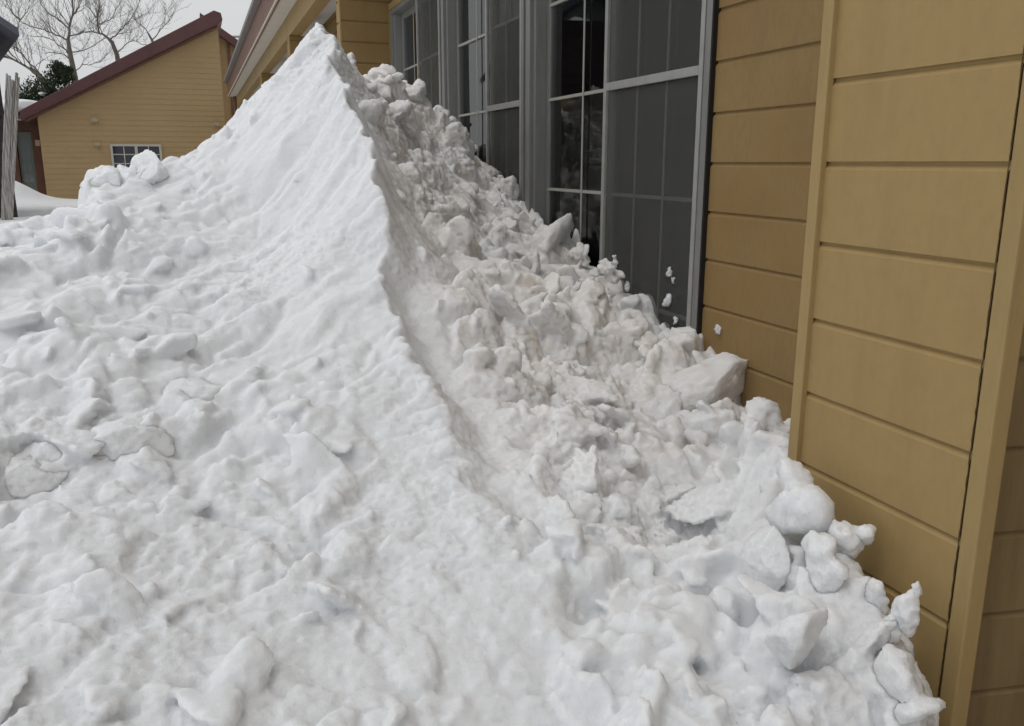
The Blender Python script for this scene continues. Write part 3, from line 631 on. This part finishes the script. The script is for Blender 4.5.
def pile_h(x, y, fine=False):
    cx = crest_x(y); d = x - cx
    p = np.stack([x, y, 0 * x], 1)
    xs = np.where(d < 0, x - (cx - RX) * smooth(-.5, 0, d), x - (cx - RX) * smooth(.3, 0, d))
    h = np.where(d < 0, fL(xs, y), fR(xs, y))
    up = smooth(1.7, 2.6, y) * smooth(4.9, 4.1, y)
    h = h + .030 * up * np.exp(-np.abs(d) / .05)                       # sharp lip of the crest
    h = h - .028 * smooth(1.35, 1.75, y) * smooth(3.0, 2.5, y) * np.exp(-((d - .13) / .08) ** 2) + .006 * smooth(1.35, 1.75, y) * smooth(3.0, 2.5, y) * np.exp(-np.abs(d + .02) / .06)
    h = h - .035 * up * np.exp(-((d - .10) / .06) ** 2) * (d > 0)
    low = smooth(-.02, -.25, d); wid = .06 + .94 * smooth(1.45, 1.95, y); hi = smooth(.12 * wid, .35 * wid, d)
    low = np.maximum(low, smooth(1.9, 1.5, y) * .8)
    h = h + (low * .026 + hi * .040) * fbm(p, 3.2, 3, 21)
    p2 = np.stack([x, y], 1)
    upl = smooth(-.02, -.3, d) * (1 - .6 * smooth(2.7, 3.5, y) * smooth(-.9, -.2, d))
    m1 = np.clip(.55 + .9 * fbm(p, 1.4, 2, 71), .1, 1.3)
    upl = np.maximum(upl, smooth(2.3, 1.8, y) * .8 * (hi < .5))
    m2 = np.clip(.45 + 1.1 * fbm(p, 2.6, 2, 73), .08, 1.4); m3 = np.clip(.5 + 1.1 * fbm(p, 3.4, 2, 77), .1, 1.4)
    a2 = np.stack([.44 * x - .9 * y, (.9 * x + .44 * y) * .6], 1)
    h = h + (upl * .050 * m1 + hi * .060) * facets(p2, 2.7, 208) + (upl * .050 * m2 + hi * .085) * facets(a2, 5.2, 201, .2) + (upl * .024 * m3 + hi * .040 * m3) * facets(p2, 9.5, 202, .2) + (.003 + upl * .008 * m2 + hi * .011 * m2) * facets(p2, 20, 203)
    if fine: h = h + (.0022 + upl * .0022 + hi * .006) * facets(p2, 40, 204) + (.0014 + upl * .0014 + hi * .003) * facets(p2, 85, 207)
    h = h - .15 * smooth(-.37, -.46, x + .10 * vnoise(p, 7, 81) + .04 * vnoise(p, 19, 82)) * smooth(3.3, 3.8, y) * smooth(6, 5, y)
    # streaks running down the upper left face
    s = np.stack([.44 * x - .9 * y + .05 * fbm(p, 3, 2, 35), (.9 * x + .44 * y) * .25, 0 * x], 1)
    st = smooth(0.02, -.06, d) * smooth(2.0, 2.8, y)
    h = h + st * (.030 * fbm(s, 7, 3, 33) + .016 * np.abs(vnoise(s, 22, 36)))
    jag = facets(np.stack([y * .9, x * .5], 1), 9, 205) * .045 + facets(np.stack([y, x * .5], 1), 24, 206) * .016
    h = h + up * jag * np.exp(-np.abs(d + .03) / .07)
    return h
def make_pile():
    dx = .008
    xs = np.arange(-2.7, 1.985, dx); ys = np.arange(.62, 8.6, dx)
    X, Y = np.meshgrid(xs, ys); x, y = X.ravel(), Y.ravel()
    z = pile_h(x, y, True)
    z = z - 1.2 * smooth(1.36, 1.46, x) * smooth(1.30, 1.17, y)          # gap beside the pier's corner
    z = z - .10 * smooth(1.30, 1.44, x) * smooth(1.75, 1.6, y)
    z = np.maximum(z, .02)
    zgrid = z.reshape(X.shape); ny, nx = X.shape; n = nx * ny; idx = np.arange(n).reshape(ny, nx)
    V = [np.stack([x, y, z], 1), np.stack([x, y, np.full(n, -.06)], 1)]
    q = lambda a: np.stack([a[:-1, :-1], a[:-1, 1:], a[1:, 1:], a[1:, :-1]], -1).reshape(-1, 4)
    Fc = [q(idx), q(idx)[:, ::-1] + n]
    loop = np.concatenate([idx[0, :-1], idx[:-1, -1], idx[-1, :0:-1], idx[:0:-1, 0]]); nl = np.roll(loop, -1)
    Fc.append(np.stack([loop, loop + n, nl + n, nl], 1))
    V = np.concatenate(V); Fc = np.concatenate(Fc); T = np.concatenate([Fc[:, [0, 1, 2]], Fc[:, [0, 2, 3]]])
    # broken clods bedded in the surface
    bm = bmesh.new(); bmesh.ops.create_icosphere(bm, subdivisions=3, radius=1)
    IV = np.array([v.co[:] for v in bm.verts]); IF = np.array([[v.index for v in f.verts] for f in bm.faces]); bm.free()
    shapes = [clod_shape(IV, 100 + k, 9, .35, .85) for k in range(24)]
    Vs = [V]; Fs = [T]; off = len(V)
    plates = [clod_shape(IV, 300 + k, 8, .3, .62) / .62 for k in range(16)]
    def add(cx, cy, r, sink, flat, k, tilt=None):
        nonlocal off
        A = rng.normal(size=(3, 3)); Q, _ = np.linalg.qr(A)
        if tilt is not None:
            Q = np.array(Matrix.Rotation(rng.uniform(0, 6.28), 3, 'Z') @ Matrix.Rotation(rng.normal() * tilt, 3, 'X') @ Matrix.Rotation(rng.normal() * tilt - .35, 3, 'Y'))
            W = (plates[k % 16] * (1 + .13 * fbm(plates[k % 16] + k, 2.4, 3, int(k)))[:, None] * np.array([1, rng.uniform(.55, .9), flat]) * r) @ Q.T
            zc = float(zgrid[int(round((cy - .62) / dx)), int(round((cx + 2.7) / dx))]) + sink * r
            Vs.append(W + np.array([cx, cy, zc])); Fs.append(IF + off); off += len(IV); return
        W = (shapes[k] * (1 + .10 * fbm(shapes[k] + k, 2.6, 2, int(k)))[:, None] * np.array([1, rng.uniform(.6, 1), flat]) * r) @ Q.T
        zc = float(zgrid[int(round((cy - .62) / dx)), int(round((cx + 2.7) / dx))]) + sink * r
        Vs.append(W + np.array([cx, cy, zc])); Fs.append(IF + off); off += len(IV)
    n_l = n_r = 0
    while n_l < 450:
        y_ = rng.uniform(1.0, 5.2) ; x_ = rng.uniform(-1.6, .62)
        if x_ < -.25 * y_ - .5: continue
        edge = max(smooth(.64, .25, np.array([x_]))[0], float(y_ < 2.0)) * (1 - .65 * smooth(2.6, 3.4, np.array([y_]))[0] * smooth(-.25, .1, np.array([x_]))[0])
        if rng.random() > .12 + .88 * edge: continue
        r = .012 + .06 * rng.random() ** 2.6
        add(x_, y_, r, rng.uniform(-.6, -.1), rng.uniform(.5, .9), rng.integers(24)); n_l += 1
    while n_r < 700:
        y_ = .9 + 6.2 * rng.random() ** 1.5; x_ = rng.uniform(.68, 1.9)
        if y_ < 1.72 and x_ > 1.34: continue
        d = x_ - .68
        if rng.random() > max(smooth(.10, .34, np.array([d]))[0], .7 * (y_ < 2.1)): continue
        r = .013 + .075 * rng.random() ** 2.4
        add(x_, y_, r, rng.uniform(-.4, .3), rng.uniform(.45, .95), rng.integers(24)); n_r += 1
    for _ in range(330):                                       # broken slabs, mostly on the house side
        y_ = 1.0 + 5.6 * rng.random() ** 1.35; x_ = rng.uniform(.80, 1.88)
        if y_ < 1.72 and x_ > 1.30: continue
        if x_ < .98 and y_ > 2.0: continue
        add(x_, y_, .03 + (.085 if y_ > 2.1 else .055) * rng.random() ** 1.6, rng.uniform(-.25, .25), rng.uniform(.22, .5), rng.integers(16), .6)
    for _ in range(170):
        y_ = rng.uniform(1.2, 3.9); x_ = rng.uniform(-.9, .35)
        if x_ > -.15 and y_ > 2.9: continue
        add(x_, y_, .03 + .075 * rng.random() ** 1.8, rng.uniform(-.25, .05), rng.uniform(.25, .5), rng.integers(16), .35)
    for _ in range(60):                                       # lumps along the skyline and crumbs on the crest
        add(rng.uniform(-.52, .1), rng.uniform(3.85, 4.4), .012 + .05 * rng.random() ** 2.2, rng.uniform(-.7, 0), rng.uniform(.5, .9), rng.integers(24))
    for _ in range(40):
        y_ = rng.uniform(1.6, 4.6); add(RX + rng.normal() * .035, y_, .010 + .022 * rng.random() ** 2, rng.uniform(-.5, .3), rng.uniform(.5, .9), rng.integers(24))
    for _ in range(70):
        x_ = rng.uniform(.1, .64); add(x_, 4.35 + .15 * x_ + rng.normal() * .08, .010 + .024 * rng.random() ** 2, rng.uniform(-.3, .5), rng.uniform(.4, .9), rng.integers(24))
    V = np.concatenate(Vs); T = np.concatenate(Fs)
    o = np_mesh('raw_pile', V, T, None, None, False)
    md = o.modifiers.new('r', 'REMESH'); md.mode = 'VOXEL'; md.voxel_size = .0078; md.use_smooth_shade = True
    dg = bpy.context.evaluated_depsgraph_get(); me = bpy.data.meshes.new_from_object(o.evaluated_get(dg))
    bpy.data.objects.remove(o)
    nv = len(me.vertices); co = np.empty(nv * 3, np.float32); me.vertices.foreach_get('co', co); co = co.reshape(-1, 3).astype(float)
    npoly = len(me.polygons); lv = np.empty(npoly * 4, np.int32); me.loops.foreach_get('vertex_index', lv); Fq = lv.reshape(-1, 4)
    keep = co[Fq].max(1)[:, 2] > .03
    Fq = Fq[keep]; used = np.unique(Fq); remap = np.full(nv, -1); remap[used] = np.arange(len(used)); co = co[used]; Fq = remap[Fq]
    bpy.data.meshes.remove(me)
    # one light Laplacian pass, then fine crumb relief along the normals
    def lap(c, w):
        s = np.zeros_like(c); k = np.zeros(len(c))
        for a in range(4):
            b = (a + 1) % 4
            np.add.at(s, Fq[:, a], c[Fq[:, b]]); np.add.at(s, Fq[:, b], c[Fq[:, a]]); np.add.at(k, Fq[:, a], 1); np.add.at(k, Fq[:, b], 1)
        return c * (1 - w) + w * s / np.maximum(k, 1)[:, None]
    co = lap(co, .5)
    e1 = co[Fq[:, 2]] - co[Fq[:, 0]]; e2 = co[Fq[:, 3]] - co[Fq[:, 1]]; fn = np.cross(e1, e2); N_ = np.zeros_like(co)
    for a in range(4): np.add.at(N_, Fq[:, a], fn)
    N_ /= np.linalg.norm(N_, axis=1)[:, None] + 1e-9
    d = co[:, 0] - RX
    amp = .0032 + .003 * smooth(.1, .4, d)
    rough = np.clip(vnoise(co, 2.2, 60) * .9 + .6, .25, 1.3)
    co = co + N_ * (amp * rough * (fbm(co, 22, 4, 50, .65) + .8 * (1 - 2 * np.abs(vnoise(co, 48, 58)))))[:, None]
    o = np_mesh('snow_pile', co, Fq, M['snow_dirty'])
    tag(o, 'tall sharp crested heap of broken snow filling the foreground and leaning on the yellow building', 'snow pile')
    return o
make_pile()

# ------------------------------------------------------------------ loose chunks lying on the heap
def clump(name, c, dim, seed, m, rot=(0, 0, 0), n=7, spread=.62):
    """an irregular clump: several broken clods fused together"""
    r = np.random.default_rng(seed); bm = bmesh.new(); bmesh.ops.create_icosphere(bm, subdivisions=3, radius=1)
    IV = np.array([v.co[:] for v in bm.verts]); IF = np.array([[v.index for v in f.verts] for f in bm.faces]); bm.free()
    Rm = np.array(Matrix.Rotation(rot[2], 3, 'Z') @ Matrix.Rotation(rot[1], 3, 'Y') @ Matrix.Rotation(rot[0], 3, 'X')); dim = np.array(dim)
    Vs = []; Fs = []
    for k in range(n):
        p = r.uniform(-1, 1, 3) * spread * (0 if k == 0 else 1); sz = r.uniform(.35, .62) if k else .72
        Q, _ = np.linalg.qr(r.normal(size=(3, 3)))
        W = (clod_shape(IV, seed * 31 + k, 9, .4, .85) * np.array([1, r.uniform(.65, 1), r.uniform(.55, 1)]) * sz) @ Q.T + p
        Vs.append((W * dim) @ Rm.T); Fs.append(IF + k * len(IV))
    o = np_mesh('raw', np.concatenate(Vs), np.concatenate(Fs), None, None, False)
    md = o.modifiers.new('r', 'REMESH'); md.mode = 'VOXEL'; md.voxel_size = max(float(min(dim)) / 9, .0028)
    me = bpy.data.meshes.new_from_object(o.evaluated_get(bpy.context.evaluated_depsgraph_get())); bpy.data.objects.remove(o)
    bm = bmesh.new(); bm.from_mesh(me); bpy.data.meshes.remove(me)
    isl = set(bm.verts); best = []
    while isl:                                             # keep the biggest connected piece
        st = [next(iter(isl))]; comp = set(st)
        while st:
            for e in st.pop().link_edges:
                for v in e.verts:
                    if v not in comp: comp.add(v); st.append(v)
        isl -= comp
        if len(comp) > len(best): best = comp
    bmesh.ops.delete(bm, geom=[v for v in bm.verts if v not in best], context='VERTS')
    bmesh.ops.smooth_vert(bm, verts=bm.verts, factor=.4, use_axis_x=True, use_axis_y=True, use_axis_z=True)
    bm.normal_update()
    V = np.array([v.co[:] for v in bm.verts]); Nn = np.array([v.normal[:] for v in bm.verts])
    P = V + np.array(c); a = float(min(dim))
    V = V + Nn * (a * .10 * fbm(P, .9 / a, 3, seed) + .0035 * fbm(P, 60, 3, seed + 3, .6) + .003 * (1 - 2 * np.abs(vnoise(P, 45, seed + 7))))[:, None]
    for v, q in zip(bm.verts, V): v.co = q
    me = bpy.data.meshes.new(name); bm.to_mesh(me); bm.free()
    me.polygons.foreach_set('use_smooth', [True] * len(me.polygons))
    return link(name, me, m, None, c)
def chunk(px, py, x, dim, label, seed, rot=(0, 0, 0), clip=8, amp=.10, dirty=True, lift=0, plain=False):
    c = onx(px, py, x); c[2] += lift
    if plain: o = soft_blob('snow_chunk', c, dim, seed, M['snow_dirty'], sub=5, amp=amp, clip=clip, scale=2.2, rot=rot)
    else:
          o = clump('snow_chunk', c, np.array(dim) * 1.08, seed, M['snow_dirty'] if dirty else M['snow'], rot, n=clip)
    return tag(o, label, 'snow chunk', 'loose snow chunks on the heap')
chunk(702, 388, 1.80, (.25, .12, .085), 'long rounded snow chunk jutting against the boards just right of the window frame', 41, (.1, -.45, -.25), 5, .22, plain=True)
chunk(792, 512, 1.30, (.12, .14, .11), 'large blocky snow chunk standing tall near the far edge board of the pier', 42, (.2, .3, .4), 3)
chunk(818, 548, 1.27, (.075, .085, .10), 'squarish snow chunk below the tall block, beside the dark gap', 43, (.5, .2, .2), 3)
chunk(846, 535, 1.36, (.06, .055, .05), 'rounded snow chunk hanging over the gap beside the lower pier boards', 44, (.1, .6, .4), 3)
chunk(905, 615, 1.33, (.040, .036, .09), 'upright knobbly finger of snow touching the pier near its near corner', 45, (.1, -.2, .2), 4)
chunk(873, 607, 1.34, (.018, .032, .075), 'thin upright sliver of snow left of the knobbly finger', 46, (.15, -.1, .3), 4, .16, plain=True)
chunk(902, 668, 1.27, (.085, .08, .085), 'broad lumpy snow chunk under the knobbly finger at the foot of the pier', 47, (.2, .2, .8), 5)
chunk(795, 634, 1.08, (.075, .05, .10), 'smooth flat faced snow slab standing in the lower right of the heap', 48, (.55, -.1, .3), 8, .13, plain=True)
chunk(532, 276, 1.52, (.05, .06, .13), 'tall tooth shaped snow chunk below the joint of the near and middle windows', 49, (.1, .15, .3), 4)
chunk(513, 192, 1.88, (.05, .07, .15), 'pointed snow chunk leaning on the mullion between the near and middle windows', 50, (.1, -.1, .2), 5)
chunk(581, 250, 1.85, (.035, .06, .075), 'small upright snow chunk in front of the left pane of the near window', 51, (.2, .1, .4), 7, .2)
chunk(606, 272, 1.83, (.04, .09, .06), 'low knobby snow chunk at the foot of the near window between its two sashes', 52, (.1, .1, .4), 8, .2)
chunk(562, 348, 1.42, (.045, .15, .13), 'tilted flat snow plate with a dark crack under it on the dirty slope', 53, (.5, .5, .3), 9, .10, plain=True)
chunk(640, 345, 1.70, (.09, .13, .08), 'rounded dirty snow lump lying under the near window', 54, (.2, .1, .7), 4)
chunk(775, 428, 1.66, (.075, .10, .085), 'lumpy snow chunk resting at the foot of the recessed boards', 55, (.2, .1, .3), 5)
chunk(385, 78, 1.12, (.12, .18, .13), 'rounded snow lump just right of the peak, in front of the second pier', 56, (.1, .2, .4), 5)
chunk(425, 150, 1.5, (.07, .12, .17), 'upright snow chunk under the far window', 57, (.1, .2, .3), 5)
chunk(352, 66, .86, (.04, .06, .06), 'small pointed snow chunk sitting just below the peak on its right', 58, (.1, .3, .3), 7, .2)
chunk(765, 560, 1.21, (.03, .07, .09), 'grey upright snow plate left of the dark gap in the lower right', 59, (.1, .1, .2), 7, .09, plain=True)
# left face
def chunk_l(px, py, y, dim, label, seed, rot, clip=7, amp=.10):
    c = ony(px, py, y); c[2] += .01
    o = soft_blob('snow_chunk', c, np.array(dim) * 1.35, seed, M['snow'], sub=5, amp=amp, clip=clip + 3, scale=2.4, rot=rot)
    tag(o, label, 'snow chunk', 'loose snow chunks on the heap')
chunk_l(125, 450, 2.44, (.10, .07, .045), 'smooth slab of clean snow over a dark crevice on the left of the heap', 61, (.35, .1, .3), 6, .14)
chunk_l(38, 474, 2.36, (.055, .09, .035), 'broad clean snow slab near the left edge, halfway down the heap', 62, (.45, .3, -.6), 6, .16)
chunk_l(200, 400, 2.72, (.09, .07, .045), 'clean snow slab overhanging a thin dark crevice left of the crest', 63, (.5, 0, .2), 6, .14)
chunk_l(150, 172, 4.2, (.06, .10, .06), 'rounded snow lump on the skyline below the window of the ochre house', 64, (.2, .1, .2), 7, .14)
chunk_l(108, 188, 4.08, (.07, .10, .06), 'blunt snow lump at the left end of the skyline before the ochre wall', 65, (.1, .1, .5), 7, .14)
# flecks stuck to the glass and the boards
def fleck(px, py, x, dim, label, seed):
    c = onx(px, py, x); tag(soft_blob('snow_fleck', c, dim, seed, M['snow'], sub=3, amp=1.1, clip=6, scale=2.8), label, 'snow fleck', 'snow flecks stuck to the window and wall')
XF = WX - .008
fleck(667, 300, XF, (.012, .030, .035), 'largest snow fleck stuck low on the near window screen', 71)
fleck(669, 272, XF, (.008, .016, .024), 'narrow snow fleck directly above the largest one on the near window', 72)
fleck(673, 281, XF, (.007, .012, .016), 'tiny faint snow fleck squeezed between the two right hand flecks on the window', 73)
fleck(615, 262, XF, (.009, .022, .034), 'upright snow fleck on the near window close to the meeting of its sashes', 74)
fleck(627, 286, XF, (.009, .016, .026), 'small snow fleck on the near window just above the snow line', 75)
fleck(676, 320, XF, (.008, .018, .016), 'low snow fleck beneath the largest one, near the window frame', 76)
fleck(719, 330, WX - .004, (.010, .020, .020), 'small white snow fleck stuck to the mustard boards right of the window', 77)

# ================================================================== LIGHT, CAMERA
W = bpy.data.worlds.new('World'); S.world = W; W.use_nodes = True
N = W.node_tree.nodes; L = W.node_tree.links; bg = N['Background']
SUN_EL, SUN_AZ = math.radians(64), math.radians(-112)      # high and to the left, behind cloud
sky = N.new('ShaderNodeTexSky'); sky.sky_type = 'NISHITA'; sky.sun_disc = False; sky.sun_elevation = SUN_EL; sky.sun_rotation = SUN_AZ
sky.air_density = 1.0; sky.dust_density = 6.0; sky.ozone_density = 1.0
hs = N.new('ShaderNodeHueSaturation'); hs.inputs['Saturation'].default_value = .10; hs.inputs['Value'].default_value = 1.0
L.new(sky.outputs[0], hs.inputs['Color'])
# the cloud sheet evens out the clear-sky gradient
mx = N.new('ShaderNodeMixRGB'); mx.inputs[0].default_value = .75; mx.inputs[2].default_value = (7.5, 7.6, 7.7, 1); L.new(hs.outputs[0], mx.inputs[1])
L.new(mx.outputs[0], bg.inputs[0]); bg.inputs[1].default_value = .106
sd = bpy.data.lights.new('sun', 'SUN'); sd.energy = .5; sd.angle = math.radians(25); sd.color = (1, .985, .96)
so = bpy.data.objects.new('sun', sd); COL.objects.link(so)
dirv = Vector((math.sin(SUN_AZ) * math.cos(SUN_EL), math.cos(SUN_AZ) * math.cos(SUN_EL), math.sin(SUN_EL)))
so.rotation_euler = dirv.to_track_quat('Z', 'Y').to_euler(); so.location = (-6, -2, 9)

cd = bpy.data.cameras.new('camera'); cam = bpy.data.objects.new('camera', cd); COL.objects.link(cam)
cam.location = (0, 0, 1.6); cam.rotation_euler = (math.radians(90) - PIT, 0, -YAW)
cd.sensor_width = 36; cd.lens = F_PX / 1024 * 36; cd.clip_start = .05; cd.clip_end = 4000
S.camera = cam
S.view_settings.view_transform = 'Standard'; S.view_settings.look = 'None'; S.view_settings.exposure = 0; S.view_settings.gamma = 1
S.cycles.max_bounces = 6; S.cycles.diffuse_bounces = 4; S.cycles.use_adaptive_sampling = True; S.cycles.adaptive_threshold = .02; S.cycles.transparent_max_bounces = 16; S.cycles.use_denoising = True
